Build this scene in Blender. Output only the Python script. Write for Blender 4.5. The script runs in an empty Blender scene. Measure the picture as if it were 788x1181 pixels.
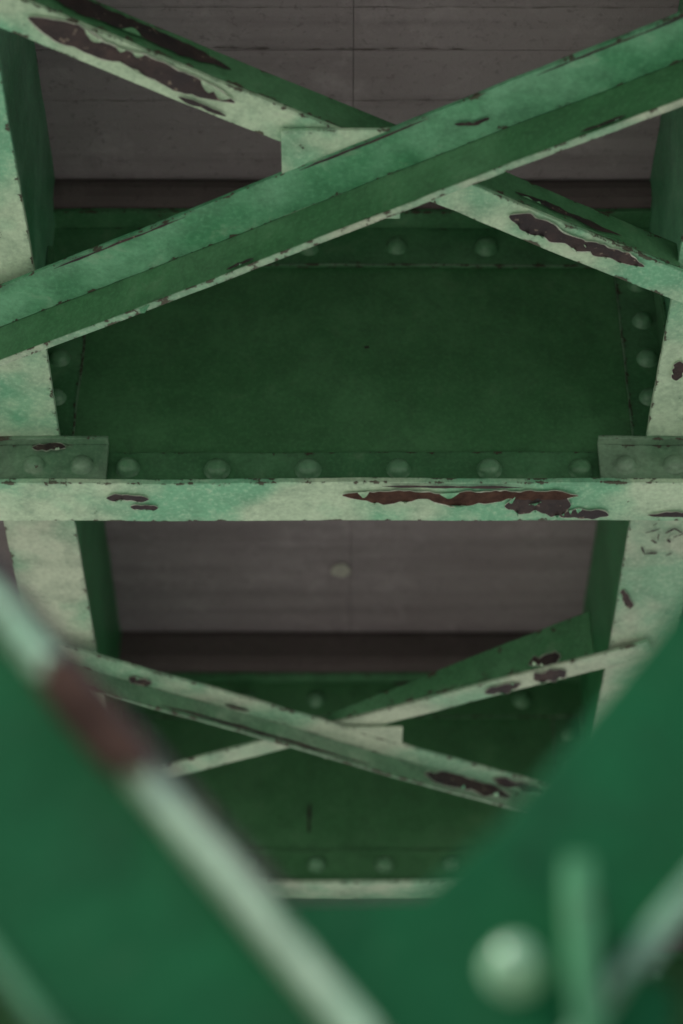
import bpy, math, random, bmesh
from mathutils import Vector, noise
random.seed(7)
scene=bpy.context.scene
scene.view_settings.view_transform='Standard'
scene.view_settings.look='None'
scene.view_settings.exposure=0

# ------------------------------------------------------------ materials
class NT:
    def __init__(s,name):
        s.m=bpy.data.materials.new(name); s.m.use_nodes=True
        s.t=s.m.node_tree; s.t.nodes.clear()
        s.out=s.n('ShaderNodeOutputMaterial'); s.b=s.n('ShaderNodeBsdfPrincipled')
        s.l(s.b.outputs[0],s.out.inputs[0])
        s.geo=s.n('ShaderNodeNewGeometry')
    def n(s,t,**k):
        x=s.t.nodes.new(t)
        for a,b in k.items(): setattr(x,a,b)
        return x
    def l(s,a,b): s.t.links.new(a,b)
    def map(s,scale=(1,1,1),loc=(0,0,0)):
        m=s.n('ShaderNodeMapping'); s.l(s.geo.outputs['Position'],m.inputs[0])
        m.inputs['Scale'].default_value=scale; m.inputs['Location'].default_value=loc
        return m.outputs[0]
    def noise(s,sc,det=3,rough=.55,vec=None,dist=0):
        x=s.n('ShaderNodeTexNoise'); s.l(vec or s.geo.outputs['Position'],x.inputs['Vector'])
        x.inputs['Scale'].default_value=sc; x.inputs['Detail'].default_value=det
        x.inputs['Roughness'].default_value=rough; x.inputs['Distortion'].default_value=dist
        return x.outputs['Fac']
    def ramp(s,f,a,b,lo=0.,hi=1.):
        x=s.n('ShaderNodeMapRange'); s.l(f,x.inputs[0])
        x.inputs[1].default_value=a; x.inputs[2].default_value=b
        x.inputs[3].default_value=lo; x.inputs[4].default_value=hi
        return x.outputs[0]
    def math(s,op,a,b=None):
        x=s.n('ShaderNodeMath',operation=op)
        for i,v in enumerate((a,b)):
            if v is None: continue
            if isinstance(v,(int,float)): x.inputs[i].default_value=v
            else: s.l(v,x.inputs[i])
        return x.outputs[0]
    def mix(s,f,a,b,mode='MIX'):
        x=s.n('ShaderNodeMix',data_type='RGBA',blend_type=mode)
        if isinstance(f,(int,float)): x.inputs[0].default_value=f
        else: s.l(f,x.inputs[0])
        for i,v in ((6,a),(7,b)):
            if isinstance(v,tuple): x.inputs[i].default_value=(*v,1)
            else: s.l(v,x.inputs[i])
        return x.outputs[2]

def paint(name,base,alt,chip=.70,edge=.5,off=(0,0,0),rough=.5,dirt=.5,chalk=.25,spec=.4):
    s=NT(name); v=s.map(loc=off)
    big=s.noise(3.6,3,.65,v); mid=s.noise(15,5,.68,v,.4); fine=s.noise(130,2,.6,v)
    c=s.mix(s.ramp(big,.43,.57),base,alt)
    c=s.mix(s.ramp(mid,.44,.70,0,dirt),c,tuple(x*.36+.012 for x in alt))
    c=s.mix(s.ramp(mid,.42,.28,0,chalk),c,(.50,.60,.46))
    c=s.mix(s.ramp(fine,.50,.75,0,.24),c,tuple(min(1,x*1.6+.01) for x in base))
    c=s.mix(s.ramp(fine,.46,.25,0,.25),c,tuple(x*.45 for x in alt))
    f2=s.noise(34,4,.7,v)
    ch=s.ramp(mid,chip-.006,chip+.006)
    sp=s.ramp(f2,.73,.745,0,.8)
    uv=s.n('ShaderNodeUVMap'); uv.uv_map='edge'; sx=s.n('ShaderNodeSeparateXYZ'); s.l(uv.outputs[0],sx.inputs[0])
    dist=s.math('MINIMUM',sx.outputs[0],s.math('SUBTRACT',sx.outputs[1],sx.outputs[0]))
    e=s.math('SUBTRACT',s.math('MULTIPLY',s.math('SUBTRACT',f2,.61-.11*edge),.055),dist)
    c=s.mix(s.ramp(e,-.007,.001,0,.35),c,tuple(x*.35+.015 for x in alt))
    ed=s.ramp(e,-.0003,.0009,0,.85)
    mask=s.math('MAXIMUM',s.math('MAXIMUM',ch,sp),ed)
    rust=s.mix(f2,(.026,.016,.014),(.085,.052,.042))
    s.l(s.mix(mask,c,rust),s.b.inputs['Base Color'])
    s.l(s.ramp(mask,0,1,rough,.9),s.b.inputs['Roughness'])
    s.b.inputs['Specular IOR Level'].default_value=spec
    h=s.math('ADD',s.math('MULTIPLY',mask,-1.1),s.math('ADD',s.math('MULTIPLY',f2,.5),s.math('ADD',s.math('MULTIPLY',mid,.9),s.math('MULTIPLY',fine,.06))))
    bp=s.n('ShaderNodeBump'); bp.inputs['Strength'].default_value=.6; bp.inputs['Distance'].default_value=.003
    s.l(h,bp.inputs['Height']); s.l(bp.outputs[0],s.b.inputs['Normal'])
    return s.m

MINT=paint('lit_mint_paint',(.48,.66,.46),(.18,.49,.29),.72,.7,dirt=.45,chalk=.38)  # same green paint: ground light on undersides put into the tone, plus chalking
MINT2=paint('lit_chalky_mint_paint',(.45,.55,.41),(.22,.44,.28),.71,.6,(3,1,2),dirt=.48,chalk=.38)  # chalkier copy of the lit underside tone
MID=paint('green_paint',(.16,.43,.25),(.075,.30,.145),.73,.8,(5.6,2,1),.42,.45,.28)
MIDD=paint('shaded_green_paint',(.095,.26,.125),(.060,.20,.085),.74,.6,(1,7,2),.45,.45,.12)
SEAT=paint('weathered_green_paint',(.20,.33,.22),(.12,.26,.15),.70,.8,(2,6,2),.45,.55,.3)
RIV=paint('rivet_paint',(.14,.32,.18),(.10,.26,.13),.76,.2,(2,3,2),.35,.35,.2)
DARK=paint('shaded_dark_green_paint',(.078,.235,.10),(.056,.19,.075),.78,.2,(2,4,9),.45,.35,.06)  # same paint, darkened to carry the shade on webs and vertical faces
SAT=paint('deep_green_paint',(.055,.30,.115),(.038,.23,.08),.77,.3,(8,3,4),.42,.4,.05)
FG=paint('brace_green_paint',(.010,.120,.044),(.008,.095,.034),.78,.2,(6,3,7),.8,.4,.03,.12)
CLIP=paint('brace_stiffener_paint',(.07,.26,.12),(.05,.20,.09),.78,.2,(6,8,7),.6,.4,.08,.3)
BOLT=paint('bolt_head_paint',(.42,.62,.42),(.26,.48,.30),.80,.1,(6,8,1),.3,.3,.3,.6)

s=NT('undercoat'); f=s.noise(60,3,.7)
s.l(s.mix(s.ramp(f,.4,.65),(.60,.66,.55),(.30,.40,.30)),s.b.inputs['Base Color']); s.b.inputs['Roughness'].default_value=.7
UNDER=s.m
s=NT('bare_rusty_steel'); f=s.noise(38,4,.7); g=s.noise(9,2)
c=s.mix(s.ramp(f,.35,.7),(.020,.014,.015),(.062,.040,.036)); c=s.mix(s.ramp(g,.42,.62,0,.8),c,(.020,.017,.021))
c=s.mix(s.ramp(s.noise(90,2),.66,.70,0,.8),c,(.20,.17,.13))
s.l(c,s.b.inputs['Base Color']); s.b.inputs['Roughness'].default_value=.7
bp=s.n('ShaderNodeBump'); bp.inputs['Strength'].default_value=.8; bp.inputs['Distance'].default_value=.003; s.l(f,bp.inputs['Height']); s.l(bp.outputs[0],s.b.inputs['Normal'])
RUST=s.m
s=NT('rust_primer'); f=s.noise(40,4,.7)
c=s.mix(s.ramp(f,.35,.7),(.040,.022,.017),(.100,.056,.040))
s.l(c,s.b.inputs['Base Color']); s.b.inputs['Roughness'].default_value=.85; s.b.inputs['Specular IOR Level'].default_value=.15
RUST2=s.m

def concrete(name,a,b):
    s=NT(name); n1=s.noise(2.2,4,.65); n2=s.noise(1,3,.6,s.map((1.2,26,4))); n3=s.noise(60,3,.7); n4=s.noise(9,5,.75)
    c=s.mix(s.ramp(n1,.3,.7),a,b); c=s.mix(s.ramp(n2,.48,.70,0,.34),c,tuple(x*.55 for x in a)); c=s.mix(s.ramp(n4,.52,.75,0,.45),c,tuple(x*1.5 for x in b))
    c=s.mix(s.ramp(n3,.58,.70,0,.4),c,tuple(x*.4 for x in a))
    s.l(c,s.b.inputs['Base Color']); s.b.inputs['Roughness'].default_value=.9
    bp=s.n('ShaderNodeBump'); bp.inputs['Strength'].default_value=.6; bp.inputs['Distance'].default_value=.005
    s.l(s.math('ADD',n3,s.math('MULTIPLY',n2,.8)),bp.inputs['Height']); s.l(bp.outputs[0],s.b.inputs['Normal'])
    return s.m
CONC=concrete('deck_concrete',(.280,.242,.258),(.350,.312,.332))
CRK=concrete('crack_shadow',(.12,.10,.10),(.17,.14,.14))
HAUN=concrete('shaded_concrete',(.100,.078,.080),(.140,.112,.114))  # darkened concrete carrying the shade above the floor beams
PLUG=concrete('plug_mortar',(.50,.50,.44),(.55,.54,.48))
s=NT('ground_gravel'); a=s.noise(.6,3); b=s.noise(30,3,.7)
c=s.mix(s.ramp(a,.35,.65),(.53,.49,.43),(.45,.42,.37)); c=s.mix(s.ramp(b,.5,.7,0,.4),c,(.30,.28,.24))
s.l(c,s.b.inputs['Base Color']); s.b.inputs['Roughness'].default_value=.95
GRND=s.m

# ------------------------------------------------------------ mesh builder
class MB:
    def __init__(s): s.v=[];s.f=[];s.uv={}
    def bar(s,A,B,N,M,n0,n1,m0,m1,step=.04,m1b=None):
        A=Vector(A);B=Vector(B);N=Vector(N);M=Vector(M)
        k=max(1,int((B-A).length/step)); o=len(s.v)
        if m1b is None: m1b=m1
        for i in range(k+1):
            p=A.lerp(B,i/k); mm=m1+(m1b-m1)*i/k
            for a,b in ((n0,m0),(n1,m0),(n1,mm),(n0,mm)): s.v.append(p+N*a+M*b)
        W=(abs(n1-n0),max(.004,abs(m1-m0)))
        for i in range(k):
            q=o+4*i
            for j in range(4):
                j2=(j+1)%4; w=W[j%2]
                s.uv[len(s.f)]={q+j:(0,w),q+j2:(w,w),q+4+j2:(w,w),q+4+j:(0,w)}
                s.f.append((q+j,q+j2,q+4+j2,q+4+j))
        s.f.append((o+3,o+2,o+1,o)); q=o+4*k; s.f.append((q,q+1,q+2,q+3))
    def box(s,x0,x1,y0,y1,z0,z1,ax='x',step=.04):
        if ax=='x': s.bar((x0,0,0),(x1,0,0),(0,1,0),(0,0,1),y0,y1,z0,z1,step)
        elif ax=='y': s.bar((0,y0,0),(0,y1,0),(1,0,0),(0,0,1),x0,x1,z0,z1,step)
        else: s.bar((0,0,z0),(0,0,z1),(1,0,0),(0,1,0),x0,x1,y0,y1,step)
    def rivet(s,c,ax,r=.0185,h=.013):
        ax=Vector(ax).normalized(); t=ax.orthogonal().normalized(); b=ax.cross(t); c=Vector(c); o=len(s.v); K=14
        r*=random.uniform(.93,1.06); c=c+t*random.uniform(-.002,.002)+b*random.uniform(-.002,.002)
        prof=[(1.12,0),(1.08,.10),(1.0,.14),(.93,.48),(.74,.78),(.42,.96)]
        for pr,ph in prof:
            for i in range(K):
                a=2*math.pi*i/K; s.v.append(c+(t*math.cos(a)+b*math.sin(a))*r*pr+ax*h*ph)
        s.v.append(c+ax*h)
        for j in range(len(prof)-1):
            for i in range(K):
                i2=(i+1)%K; s.f.append((o+j*K+i,o+j*K+i2,o+(j+1)*K+i2,o+(j+1)*K+i))
        top=o+len(prof)*K; q=o+(len(prof)-1)*K
        for i in range(K): s.f.append((q+i,q+(i+1)%K,top))
    def poly(s,pts,y0,y1):
        o=len(s.v);k=len(pts)
        for x,z in pts: s.v.append(Vector((x,y0,z)))
        for x,z in pts: s.v.append(Vector((x,y1,z)))
        s.f.append(tuple(range(o,o+k))); s.f.append(tuple(range(o+2*k-1,o+k-1,-1)))
        for i in range(k): s.f.append((o+(i+1)%k,o+i,o+k+i,o+k+(i+1)%k))
    def make(s,name,mat,parent,bev=.0015,jit=1.,smooth=False):
        me=bpy.data.meshes.new(name)
        vs=[]
        for p in s.v:
            d=noise.noise_vector(p*3.1)*.0028+noise.noise_vector(p*17)*.0014
            vs.append(p+d*jit)
        me.from_pydata([tuple(p) for p in vs],[],s.f); me.update()
        ul=me.uv_layers.new(name='edge')
        for p in me.polygons:
            u=s.uv.get(p.index)
            for li in p.loop_indices:
                ul.data[li].uv=(u[me.loops[li].vertex_index] if u else (.1,.2))
        bm=bmesh.new(); bm.from_mesh(me); bmesh.ops.recalc_face_normals(bm,faces=bm.faces); bm.to_mesh(me); bm.free()
        ob=bpy.data.objects.new(name,me); scene.collection.objects.link(ob); me.materials.append(mat)
        ob.parent=parent
        if smooth:
            for p in me.polygons: p.use_smooth=True
        if bev:
            b=ob.modifiers.new('bevel','BEVEL'); b.width=bev; b.segments=2; b.limit_method='ANGLE'; b.angle_limit=math.radians(50)
        return ob
def empty(name):
    e=bpy.data.objects.new(name,None); scene.collection.objects.link(e); e.empty_display_size=.1
    return e

def peel(parent,O,U,V,N,L,W,seed,curl=None,flakes=5,name='peeled_patch',mat=None,taper=0.,rim=True,jag=1.,cell=.03):
    """torn area of bare steel: pale undercoat rim, dark centre, lifted paint flakes along its edge"""
    curl=curl or MINT
    r=random.Random(seed); O=Vector(O);U=Vector(U).normalized();V=Vector(V).normalized();N=Vector(N).normalized()
    K=max(24,int(L/.003)); v=[];f=[];up=[];lo=[];rv=[]
    def saw(t,s_,cell):
        x=t*L/cell+s_*3.7; i=math.floor(x); fr=x-i
        h=lambda q:(math.sin(q*12.9898+s_*78.233)*43758.5453)%1
        return h(i)*(1-fr)+h(i+1)*fr-.5
    for i in range(K+1):
        t=i/K; e=max(0.02,min(1,math.sin(math.pi*t)*1.9))**.7*(1-taper*t)
        a=.5*W*e*(.78+.5*noise.noise(Vector((t*4,seed,0)))+jag*(.5*saw(t,seed,cell*.87)+.35*saw(t,seed+.2,.009)))
        b=.5*W*e*(.78+.5*noise.noise(Vector((t*5,seed,5)))+jag*(.8*saw(t,seed+.5,cell)+.4*saw(t,seed+.7,.010)))
        a=max(a,.0005);b=max(b,.0005)
        p=O+U*(L*t); up.append(p+V*a); lo.append(p-V*b)
        v+= [up[-1]+N*.0048,p+N*.0050,lo[-1]+N*.0048]
        ra=a+(.0012+.004*max(0,saw(t,seed+.9,.017)))*min(1,W/.03); rb=b+(.0012+.005*max(0,saw(t,seed+1.9,.015)))*min(1,W/.03)
        rv+= [p+V*ra+N*.0043,p-V*rb+N*.0043]
    for i in range(K):
        f.append((3*i,3*i+1,3*i+4,3*i+3)); f.append((3*i+1,3*i+2,3*i+5,3*i+4))
    mb=MB(); mb.v=v; mb.f=f; mb.make(name,mat or RUST,parent,bev=0)
    if rim and W>.011:
        mb=MB(); mb.v=rv; mb.f=[(2*i,2*i+1,2*i+3,2*i+2) for i in range(K)]; mb.make('undercoat_rim',UNDER,parent,bev=0)
    fl=MB()
    for k in range(flakes):
        w=r.randint(2,max(3,K//9)); i=r.randint(2,K-w-2); side=r.random()<.75
        E=lo if side else up; D=V if side else -V
        h=r.uniform(.35,.9)*min(W*.5,.03)
        A=E[i]-D*.001;B=E[i+w]-D*.001; o=len(fl.v); R=5
        for j in range(R+1):
            q=j/R; ang=q*1.7; c=(A+B)/2+U*r.uniform(-.05,.05)*h
            off=D*h*math.sin(ang)*.6*.5+N*(.0050+h*(1-math.cos(ang))*.45)
            sh=1-.85*q**1.4
            fl.v+=[c+(A-c)*sh+off,c+(B-c)*sh+off]
        for j in range(R): fl.f.append((o+2*j,o+2*j+1,o+2*j+3,o+2*j+2))
    if flakes: fl.make('paint_flake',curl,parent,bev=0,jit=1)

X=Vector((1,0,0));Y=Vector((0,1,0));Z=Vector((0,0,1)); DN=-Z; FR=-Y

# ------------------------------------------------------------ ground
mb=MB(); K=20
for i in range(K+1):
    for j in range(K+1): mb.v.append(Vector((-300+30*i,-300+30*j,-1.6)))
for i in range(K):
    for j in range(K): q=i*(K+1)+j; mb.f.append((q,q+K+1,q+K+2,q+1))
mb.make('ground',GRND,None,bev=0,jit=0)

# ------------------------------------------------------------ deck
deck=empty('bridge_deck')
ys=[2.52+1.67*k for k in range(-1,5)]; xs=[-2.4,-1.2,0,1.2,2.4]
mb=MB()
for i in range(len(xs)-1):
    for j in range(len(ys)-1):
        dz=random.uniform(-.0012,.0012); g=.0004
        mb.box(xs[i]+g,xs[i+1]-g,ys[j]+g,ys[j+1]-g,3.06+dz,3.14,'y',.4)
mb.make('soffit_panels',CONC,deck,bev=.0014,jit=.4)
mb=MB(); mb.box(-2.5,2.5,ys[0],ys[-1],3.072,3.30,'y',.5); mb.make('slab',CONC,deck,bev=.01,jit=0)
mb=MB()
for k in range(20):
    a=2*math.pi*k/20
    mb.v.append(Vector((-.024+.024*math.cos(a)*(1+.1*math.sin(3*a)),4.143+.028*math.sin(a)*(1+.1*math.cos(5*a)),3.0535)))
mb.v.append(Vector((-.024,4.143,3.052)))
for k in range(20): mb.f.append((k,(k+1)%20,20))
mb.make('mortar_plug',PLUG,deck,bev=0,jit=0)
mb=MB()
for (xa,xb,yy,th) in ((-.35,.22,2.515,.0024),(-.60,-.33,4.202,.003),(-.60,.60,2.64,.0008),(-.6,.6,4.02,.0008),(-.6,.6,2.42,.0007)):
    n_=90; o=len(mb.v)
    for i in range(n_+1):
        x=xa+(xb-xa)*i/n_; y=yy+.003*noise.noise(Vector((x*14,yy*7,0))); w=max(.0002,.0003+th*noise.noise(Vector((x*40,yy,3))))
        mb.v+=[Vector((x,y-w,3.0564)),Vector((x,y+w*1.5,3.0564))]
    for i in range(n_): q=o+2*i; mb.f.append((q,q+1,q+3,q+2))
mb.make('hairline_cracks',CRK,deck,bev=0,jit=0)

# ------------------------------------------------------------ floor beams
beams=[(2.867-1.573,3.0,2.305),(2.867,3.0,2.305),(4.44,2.95,2.35),(6.02,2.95,2.33),(7.6,2.95,2.33),(9.18,2.95,2.33)]
HW=2.3
parents=[]
for bi,(y0,zt,zb) in enumerate(beams):
    near=bi in(1,2)
    fl=.11 if bi!=2 else .085
    yc=y0+fl/2; P=empty('floor_beam'); parents.append(P)
    st=.04 if near else .2; hw=HW
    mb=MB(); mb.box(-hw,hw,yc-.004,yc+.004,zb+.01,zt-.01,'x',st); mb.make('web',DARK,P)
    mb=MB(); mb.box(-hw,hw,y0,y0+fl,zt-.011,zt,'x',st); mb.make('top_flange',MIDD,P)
    mb=MB(); mb.box(-hw,hw,y0,y0+fl,zb,zb+.011,'x',st)
    mb.make('bottom_flange',MINT if bi!=2 else MINT2,P)
    mb=MB()
    for s_ in (-1,1):
        a,b=sorted((yc+s_*.004,yc+s_*.013))
        mb.box(-hw,hw,a,b,zt-.115,zt-.012,'x',st)
        mb.box(-hw,hw,a-.001,b+.001,zb+.012,zb+.105,'x',st)
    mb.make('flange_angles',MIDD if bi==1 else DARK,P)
    if bi in (0,1,2,3):
        if near:
            mb=MB(); mb.box(-.585,.585,yc-.0145,yc-.0125,zt-.1175,zt-.1135,'x',st); mb.box(-.50,.50,yc-.0045,yc-.007,zb+.1065,zb+.1090,'x',st)
            for sx in (-1,1): a,b=sorted((sx*.5095,sx*.512)); mb.box(a,b,yc-.0135,yc-.006,zb+.11,zt-.12,'z')
            mb.make('toe_highlight',SEAT,P,bev=0)  # pale strips painting the light line along the angle toes
        mb=MB(); fy=yc-.013
        for sx in (-1,1):
            for k in range(12):
                x=sx*(.0875+.175*k)
                if abs(x)<.50 or abs(x)>.68: mb.rivet((x,fy,zt-.065),FR,.0215,.019)
                x=sx*(.0815+.163*k)
                if abs(x)<.43 or abs(x)>.68: mb.rivet((x,fy-.001,zb+.064),FR,.0215,.019)
        mb.make('rivets',RIV,P,bev=0,jit=0,smooth=True)
        mb=MB(); rv=MB()
        for sx in (-1,1):
            a,b=sorted((sx*.512,sx*.588)); mb.box(a,b,yc-.0125,yc-.004,zb+.107,zt-.117,'z')
            a,b=sorted((sx*.580,sx*.5885)); mb.box(a,b,yc-.07,yc-.0125,zb+.107,zt-.117,'z')
            z=zb+.14
            while z<zt-.15: rv.rivet((sx*.552,yc-.0125,z),FR,.0185,.017); z+=.0965
        mb.make('connection_angles',MIDD,P); rv.make('connection_rivets',RIV,P,bev=0,jit=0,smooth=True)
        mb=MB(); rv=MB()
        for sx in (-1,1):
            a,b=sorted((sx*.440,sx*.74)); mb.box(a,b,y0+.012,y0+.022,zb+.0125,zb+.098,'x')
            mb.box(a,b,y0-.004,y0+.022,zb+.0985,zb+.106,'x')
            for x in (.486,.572,.66): rv.rivet((sx*x,y0+.012,zb+.048),FR,.0195,.017)
        mb.make('seat_angles',SEAT,P); rv.make('seat_rivets',SEAT,P,bev=0,jit=0,smooth=True)
    mb=MB(); mb.bar((-2.38,0,0),(2.38,0,0),(0,1,0),(0,0,1),y0-.030,y0+fl+.03,zt+.001,3.067,.2); mb.make('shade_haunch',HAUN,deck,bev=.026)  # dark strip added for the shade band between deck and beam

A=parents[1]; yA=2.867; zb=2.305
peel(A,(-.02,2.900,zb),X,FR,DN,.42,.040,3,MINT,6,mat=RUST2)
peel(A,(.27,2.928,zb),X,FR,DN,.12,.060,11,MINT,5)
peel(A,(.37,2.955,zb),X,FR,DN,.09,.035,17,MINT,3)
peel(A,(-.44,2.905,zb),X,FR,DN,.075,.024,23,MINT,4)
peel(A,(-.40,2.93,zb),X,FR,DN,.05,.016,29,MINT,3)
peel(A,(.53,2.955,zb),X,FR,DN,.12,.016,31,MINT,2)
peel(A,(.05,2.873,zb),X,FR,DN,.25,.008,32,MINT,0)
peel(A,(-.575,2.8785,2.392),X,Z,FR,.06,.020,37,MINT2,2)
peel(A,(.02,2.905,2.66),X,Z,FR,.010,.008,38,DARK,0)
B=parents[2]
peel(B,(-.10,4.476,2.50),Z,X,FR,.085,.007,39,DARK,0)
peel(B,(.10,4.430,2.905),X,Z,FR,.16,.014,391,DARK,0,rim=False)

# ------------------------------------------------------------ stringers
strs={}
for li,x0 in enumerate((-.595,.595,-1.785,1.785)):
    for bi in range(len(beams)-1):
        ya=beams[bi][0]+.0665; yb=beams[bi+1][0]+.035
        if bi==1: ya=beams[bi][0]+.075
        near=li<2 and bi in(0,1); st=.04 if near else .3
        P=empty('stringer'); strs[(li,bi)]=P
        mb=MB(); mb.box(x0-.005,x0+.005,ya,yb,2.425,3.055,'y',st); mb.make('web',SAT if bi else MID,P)
        mb=MB(); mb.box(x0-.068,x0+.068,ya,yb-.02,2.412,2.424,'y',st); mb.make('bottom_flange',MINT2 if bi!=0 else MINT,P)
        mb=MB()
        for s_ in(-1,1):
            a,b=sorted((x0+s_*.005,x0+s_*.013)); mb.box(a,b,ya,yb-.02,2.426,2.49,'y',st)
        mb.make('flange_angles',SAT,P)
peel(strs[(0,0)],(-.57,2.50,2.412),Y,X,DN,.10,.05,41,MINT,4)
peel(strs[(1,0)],(.56,2.66,2.412),Y,X,DN,.05,.02,43,MINT,2)
r=random.Random(99)
for i in range(26):
    peel(strs[(1,1)],(r.uniform(.540,.65),r.uniform(3.00,3.22),2.412),(r.uniform(-1,1),r.uniform(-1,1),0),Z.cross(Vector((1,.3,0))),DN,r.uniform(.010,.030),r.uniform(.004,.010),200+i,MINT2,1)
peel(strs[(1,1)],(.535,3.33,2.412),(.3,1,0),X,DN,.07,.016,53,MINT2,3)

# ------------------------------------------------------------ lateral bracing
def frame(p0,p1):
    d=Vector((p1[0]-p0[0],p1[1]-p0[1],0)).normalized(); n=Vector((d.y,-d.x,0))
    if n.y>0: n=-n
    return d,n
def at(p0,p1,x,z):
    t=(x-p0[0])/(p1[0]-p0[0]); return Vector((x,p0[1]+t*(p1[1]-p0[1]),z))
P=empty('lateral_brace'); p0=(-.66,2.584);p1=(.66,1.883); d,n=frame(p0,p1)
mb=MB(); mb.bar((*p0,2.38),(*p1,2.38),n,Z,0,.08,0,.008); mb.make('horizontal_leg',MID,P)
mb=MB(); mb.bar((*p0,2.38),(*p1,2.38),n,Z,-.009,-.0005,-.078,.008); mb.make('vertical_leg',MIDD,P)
mb=MB(); mb.bar((*p0,2.38),(*p1,2.38),n,Z,-.010,.002,-.0795,-.0775); mb.make('lit_toe_strip',MINT2,P,bev=0)  # pale strip paints the light caught along the leg's bottom edge
for i,(x,w,L,o) in enumerate(((.17,.008,.03,.05),(.19,.007,.03,.035))):
    peel(P,at(p0,p1,x,2.38)+n*o,d+n*.5*(i%3-1),n,DN,L,w,60+i,MID,2)
for i,(x,L) in enumerate(((-.2,.05),(.33,.07))):
    peel(P,at(p0,p1,x,2.308),d,Z,n,L,.008,70+i,MINT,1)
for i,(x,L) in enumerate(((-.45,.25),(-.05,.22),(.3,.25))):
    peel(P,at(p0,p1,x,2.38)+n*.078,d,n,DN,L,.005,80+i,MINT,0)
q=at(p0,p1,-.335,2.302); mb=MB()
mb.v=[q-d*.012,q+d*.010,q+d*.004-Z*.022+n*.006,q-d*.004-Z*.018+n*.004]; mb.f=[(0,1,2,3)]; mb.make('hanging_flake',MINT,P,bev=0)

P=empty('lateral_brace'); q0=(-.66,1.851);q1=(.66,2.568); d,n=frame(q0,q1)
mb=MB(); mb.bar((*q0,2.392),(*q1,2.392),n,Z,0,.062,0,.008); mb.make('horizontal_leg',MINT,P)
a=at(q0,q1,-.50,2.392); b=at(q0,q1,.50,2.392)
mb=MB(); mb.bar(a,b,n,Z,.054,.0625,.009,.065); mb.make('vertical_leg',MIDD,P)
peel(P,at(q0,q1,-.49,2.392)+n*.0405,d,n,DN,.33,.048,101,MINT,7,taper=.25,jag=.55,cell=.07)
peel(P,at(q0,q1,-.27,2.392)+n*.012,d,n,DN,.08,.010,104,MINT,3)
peel(P,at(q0,q1,.225,2.392)+n*.038,d,n,DN,.16,.050,107,MINT,5,taper=.45,jag=.6,cell=.05)
peel(P,at(q0,q1,.34,2.392)+n*.045,d,n,DN,.12,.026,109,MINT,4)
peel(P,at(q0,q1,-.48,2.424)+n*.0625,d,Z,n,.30,.052,113,MIDD,2,rim=False,jag=.5,cell=.08,taper=.2)
peel(P,at(q0,q1,.22,2.412)+n*.0625,d,Z,n,.20,.016,117,MIDD,2,rim=False)
mb=MB(); mb.box(-.113,.07,2.116,2.30,2.3815,2.3885,'x'); mb.make('gusset_plate',MINT,P)

# far X
P=empty('lateral_brace'); p0=(-.62,3.532);p1=(.62,4.205); d,n=frame(p0,p1)
mb=MB(); mb.bar((*p0,2.38),(*p1,2.38),n,Z,0,.055,0,.008); mb.make('horizontal_leg',MINT2,P)
mb=MB(); mb.bar((*p0,2.38),(*p1,2.38),n,Z,-.009,-.0005,-.045,.008); mb.make('vertical_leg',SEAT,P)
peel(P,at(p0,p1,.16,2.36),d,Z,n,.22,.045,131,MINT,4)
peel(P,at(p0,p1,.30,2.38)+n*.03,d,n,DN,.14,.04,133,MINT,4)
peel(P,at(p0,p1,-.47,2.38)+n*.02,d,n,DN,.05,.026,137,MINT,2)
peel(P,at(p0,p1,-.28,2.38)+n*.02,d,n,DN,.06,.010,138,MINT,2)
peel(P,at(p0,p1,-.40,2.342),d,Z,n,.50,.008,139,MINT,0)
P=empty('lateral_brace'); q0=(-.62,4.137);q1=(.62,3.536); d,n=frame(q0,q1)
mb=MB(); mb.bar((*q0,2.392),(*q1,2.392),n,Z,0,.05,0,.008); mb.make('horizontal_leg',MINT2,P)
a=at(q0,q1,-.03,2.392); b=at(q0,q1,.515,2.392)
mb=MB(); mb.bar(a,b,n,Z,.042,.0505,.009,.03,m1b=.115); mb.make('vertical_leg',MIDD,P)
peel(P,at(q0,q1,.29,2.392)+n*.025,d,n,DN,.08,.034,141,MINT,3)
peel(P,at(q0,q1,.39,2.392)+n*.03,d,n,DN,.07,.05,143,MINT,4)
peel(P,at(q0,q1,.39,2.41)+n*.0505,d,Z,n,.07,.035,144,MINT,2)
mb=MB(); mb.box(-.06,.11,3.80,3.93,2.3815,2.3885,'x'); mb.make('gusset_plate',MINT2,P)

# ------------------------------------------------------------ trestle bent with X bracing close to the viewer
for sx in (-1,1):
    for yy in (1.18,9.16):
        P=empty('steel_column'); mb=MB(); x0=sx*.86
        mb.box(x0-.006,x0+.006,yy,yy+.18,-1.57,2.30,'z',.1)
        mb.box(x0-.09,x0+.09,yy-.012,yy,-1.57,2.30,'z',.1); mb.box(x0-.09,x0+.09,yy+.18,yy+.192,-1.57,2.30,'z',.1)
        mb.make('shaft',MID,P)
        mb=MB(); mb.box(x0-.16,x0+.16,yy-.07,yy+.25,-1.60,-1.571,'x'); mb.make('base_plate',MIDD,P)
        rv=MB()
        for k in range(22):
            for e in(-.06,.06): rv.rivet((x0+e,yy-.012,-1.4+k*.16),FR,.015)
        rv.make('rivets',MID,P,bev=0,smooth=True)
P=empty('sway_brace')
a=Vector((-.80,1.05,1.477)); d=Vector((.6165,0,-.7876)); n=Vector((-.7876,0,-.6165)); b=a+d*2.2
mb=MB(); mb.bar(a,b,n,Y,.010,.125,.020,.027); mb.make('web',FG,P)
mb=MB(); mb.bar(a,b,n,Y,-.006,.0095,-.004,.03); mb.make('upper_flange',MINT,P)
mb=MB(); mb.bar(a,b,n,Y,.1255,.133,.012,.03); mb.make('lower_flange',CLIP,P)
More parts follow.
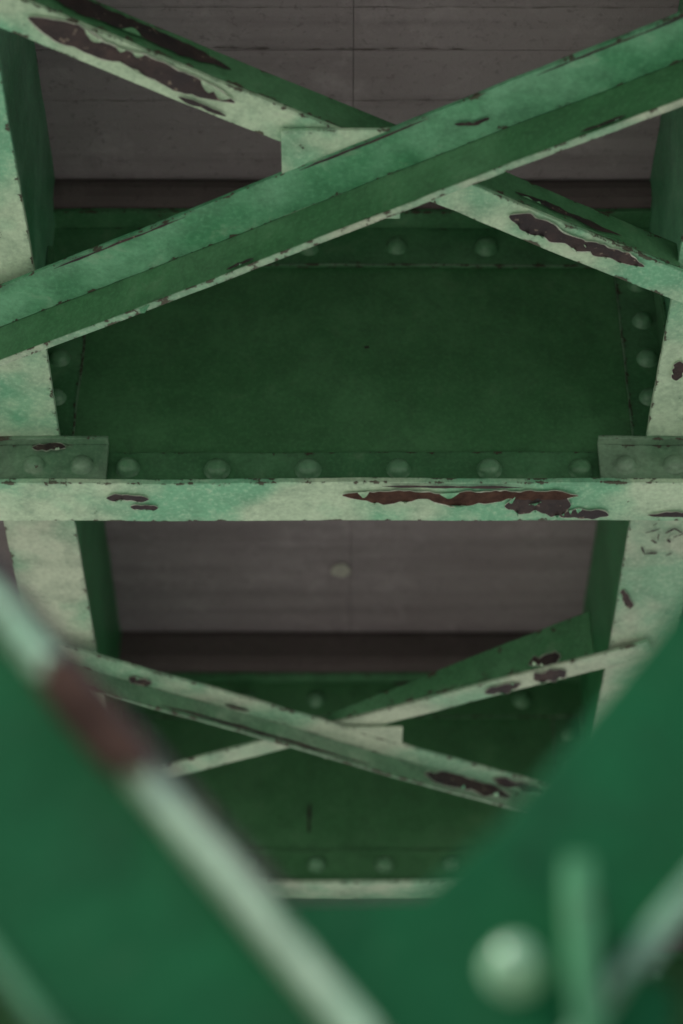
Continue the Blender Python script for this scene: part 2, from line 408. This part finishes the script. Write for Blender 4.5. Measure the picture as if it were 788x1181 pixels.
mb=MB(); mb.bar(a,b,n,Y,-.026,-.0065,.032,.042); mb.make('shadow_strip',RUST,P)  # dark strip added where shadow falls beside the upper flange
c=Vector((-.195,1.046,.703))
peel(P,c+d*-.005+n*.002,d,n,FR,.105,.030,151,MINT,0,mat=RUST2,rim=False,jag=.4)
peel(P,c+d*.0+n*.010,d,Y,n,.10,.038,152,MINT,0,mat=RUST2,rim=False,jag=.4)
P=empty('sway_brace')
d=Vector((.615,0,.789)); n=Vector((.789,0,-.615)); c=Vector((.048,1.092,.588)); a=c-d*1.1; b=c+d*1.12
mb=MB(); mb.bar(a,b,n,Y,0,.112,0,.007); mb.make('web',FG,P)
mb=MB(); mb.bar(a,b,n,Y,.1125,.122,-.026,.007); mb.make('lower_flange',MINT2,P)
P=empty('gusset_plate')
mb=MB(); mb.poly([(-.11,.585),(-.05,.560),(.024,.562),(.06,.600),(.165,.50),(.12,.25),(-.12,.25),(-.2,.45)],1.0785,1.0865); mb.make('plate',FG,P)
mb=MB(); mb.box(.105,.120,1.050,1.078,.33,.572,'z'); mb.make('stiffener',CLIP,P)
rv=MB(); rv.rivet((.076,1.078,.515),FR,.0155,.022)
for q in ((.03,.42),(-.03,.36),(.08,.33),(-.04,.30)): rv.rivet((q[0],1.078,q[1]),FR,.016,.018)
rv.make('bolt_heads',BOLT,P,bev=0,jit=0,smooth=True)

# ------------------------------------------------------------ light
el=math.radians(50); az=math.radians(255)   # azimuth clockwise from +Y
sd=Vector((math.sin(az)*math.cos(el),math.cos(az)*math.cos(el),math.sin(el)))
L=bpy.data.lights.new('sun','SUN'); L.energy=4.9; L.angle=math.radians(.5); L.color=(1,.94,.86)
lo=bpy.data.objects.new('sun',L); scene.collection.objects.link(lo); lo.rotation_euler=sd.to_track_quat('Z','Y').to_euler()
w=bpy.data.worlds.new('World'); scene.world=w; w.use_nodes=True; nt=w.node_tree
sky=nt.nodes.new('ShaderNodeTexSky'); sky.sky_type='NISHITA'; sky.sun_disc=False; sky.sun_elevation=el; sky.sun_rotation=az
bg=nt.nodes['Background']; bg.inputs[1].default_value=.13; nt.links.new(sky.outputs[0],bg.inputs[0])

# ------------------------------------------------------------ camera
cd=bpy.data.cameras.new('camera'); co=bpy.data.objects.new('camera',cd); scene.collection.objects.link(co); scene.camera=co
co.location=(-.022,0,0); co.rotation_euler=(math.radians(128),0,0)
cd.sensor_fit='VERTICAL'; cd.sensor_height=36; cd.lens=36*2400/1181; cd.clip_start=.02; cd.clip_end=1000
cd.dof.use_dof=True; cd.dof.focus_distance=3.5; cd.dof.aperture_fstop=2.2
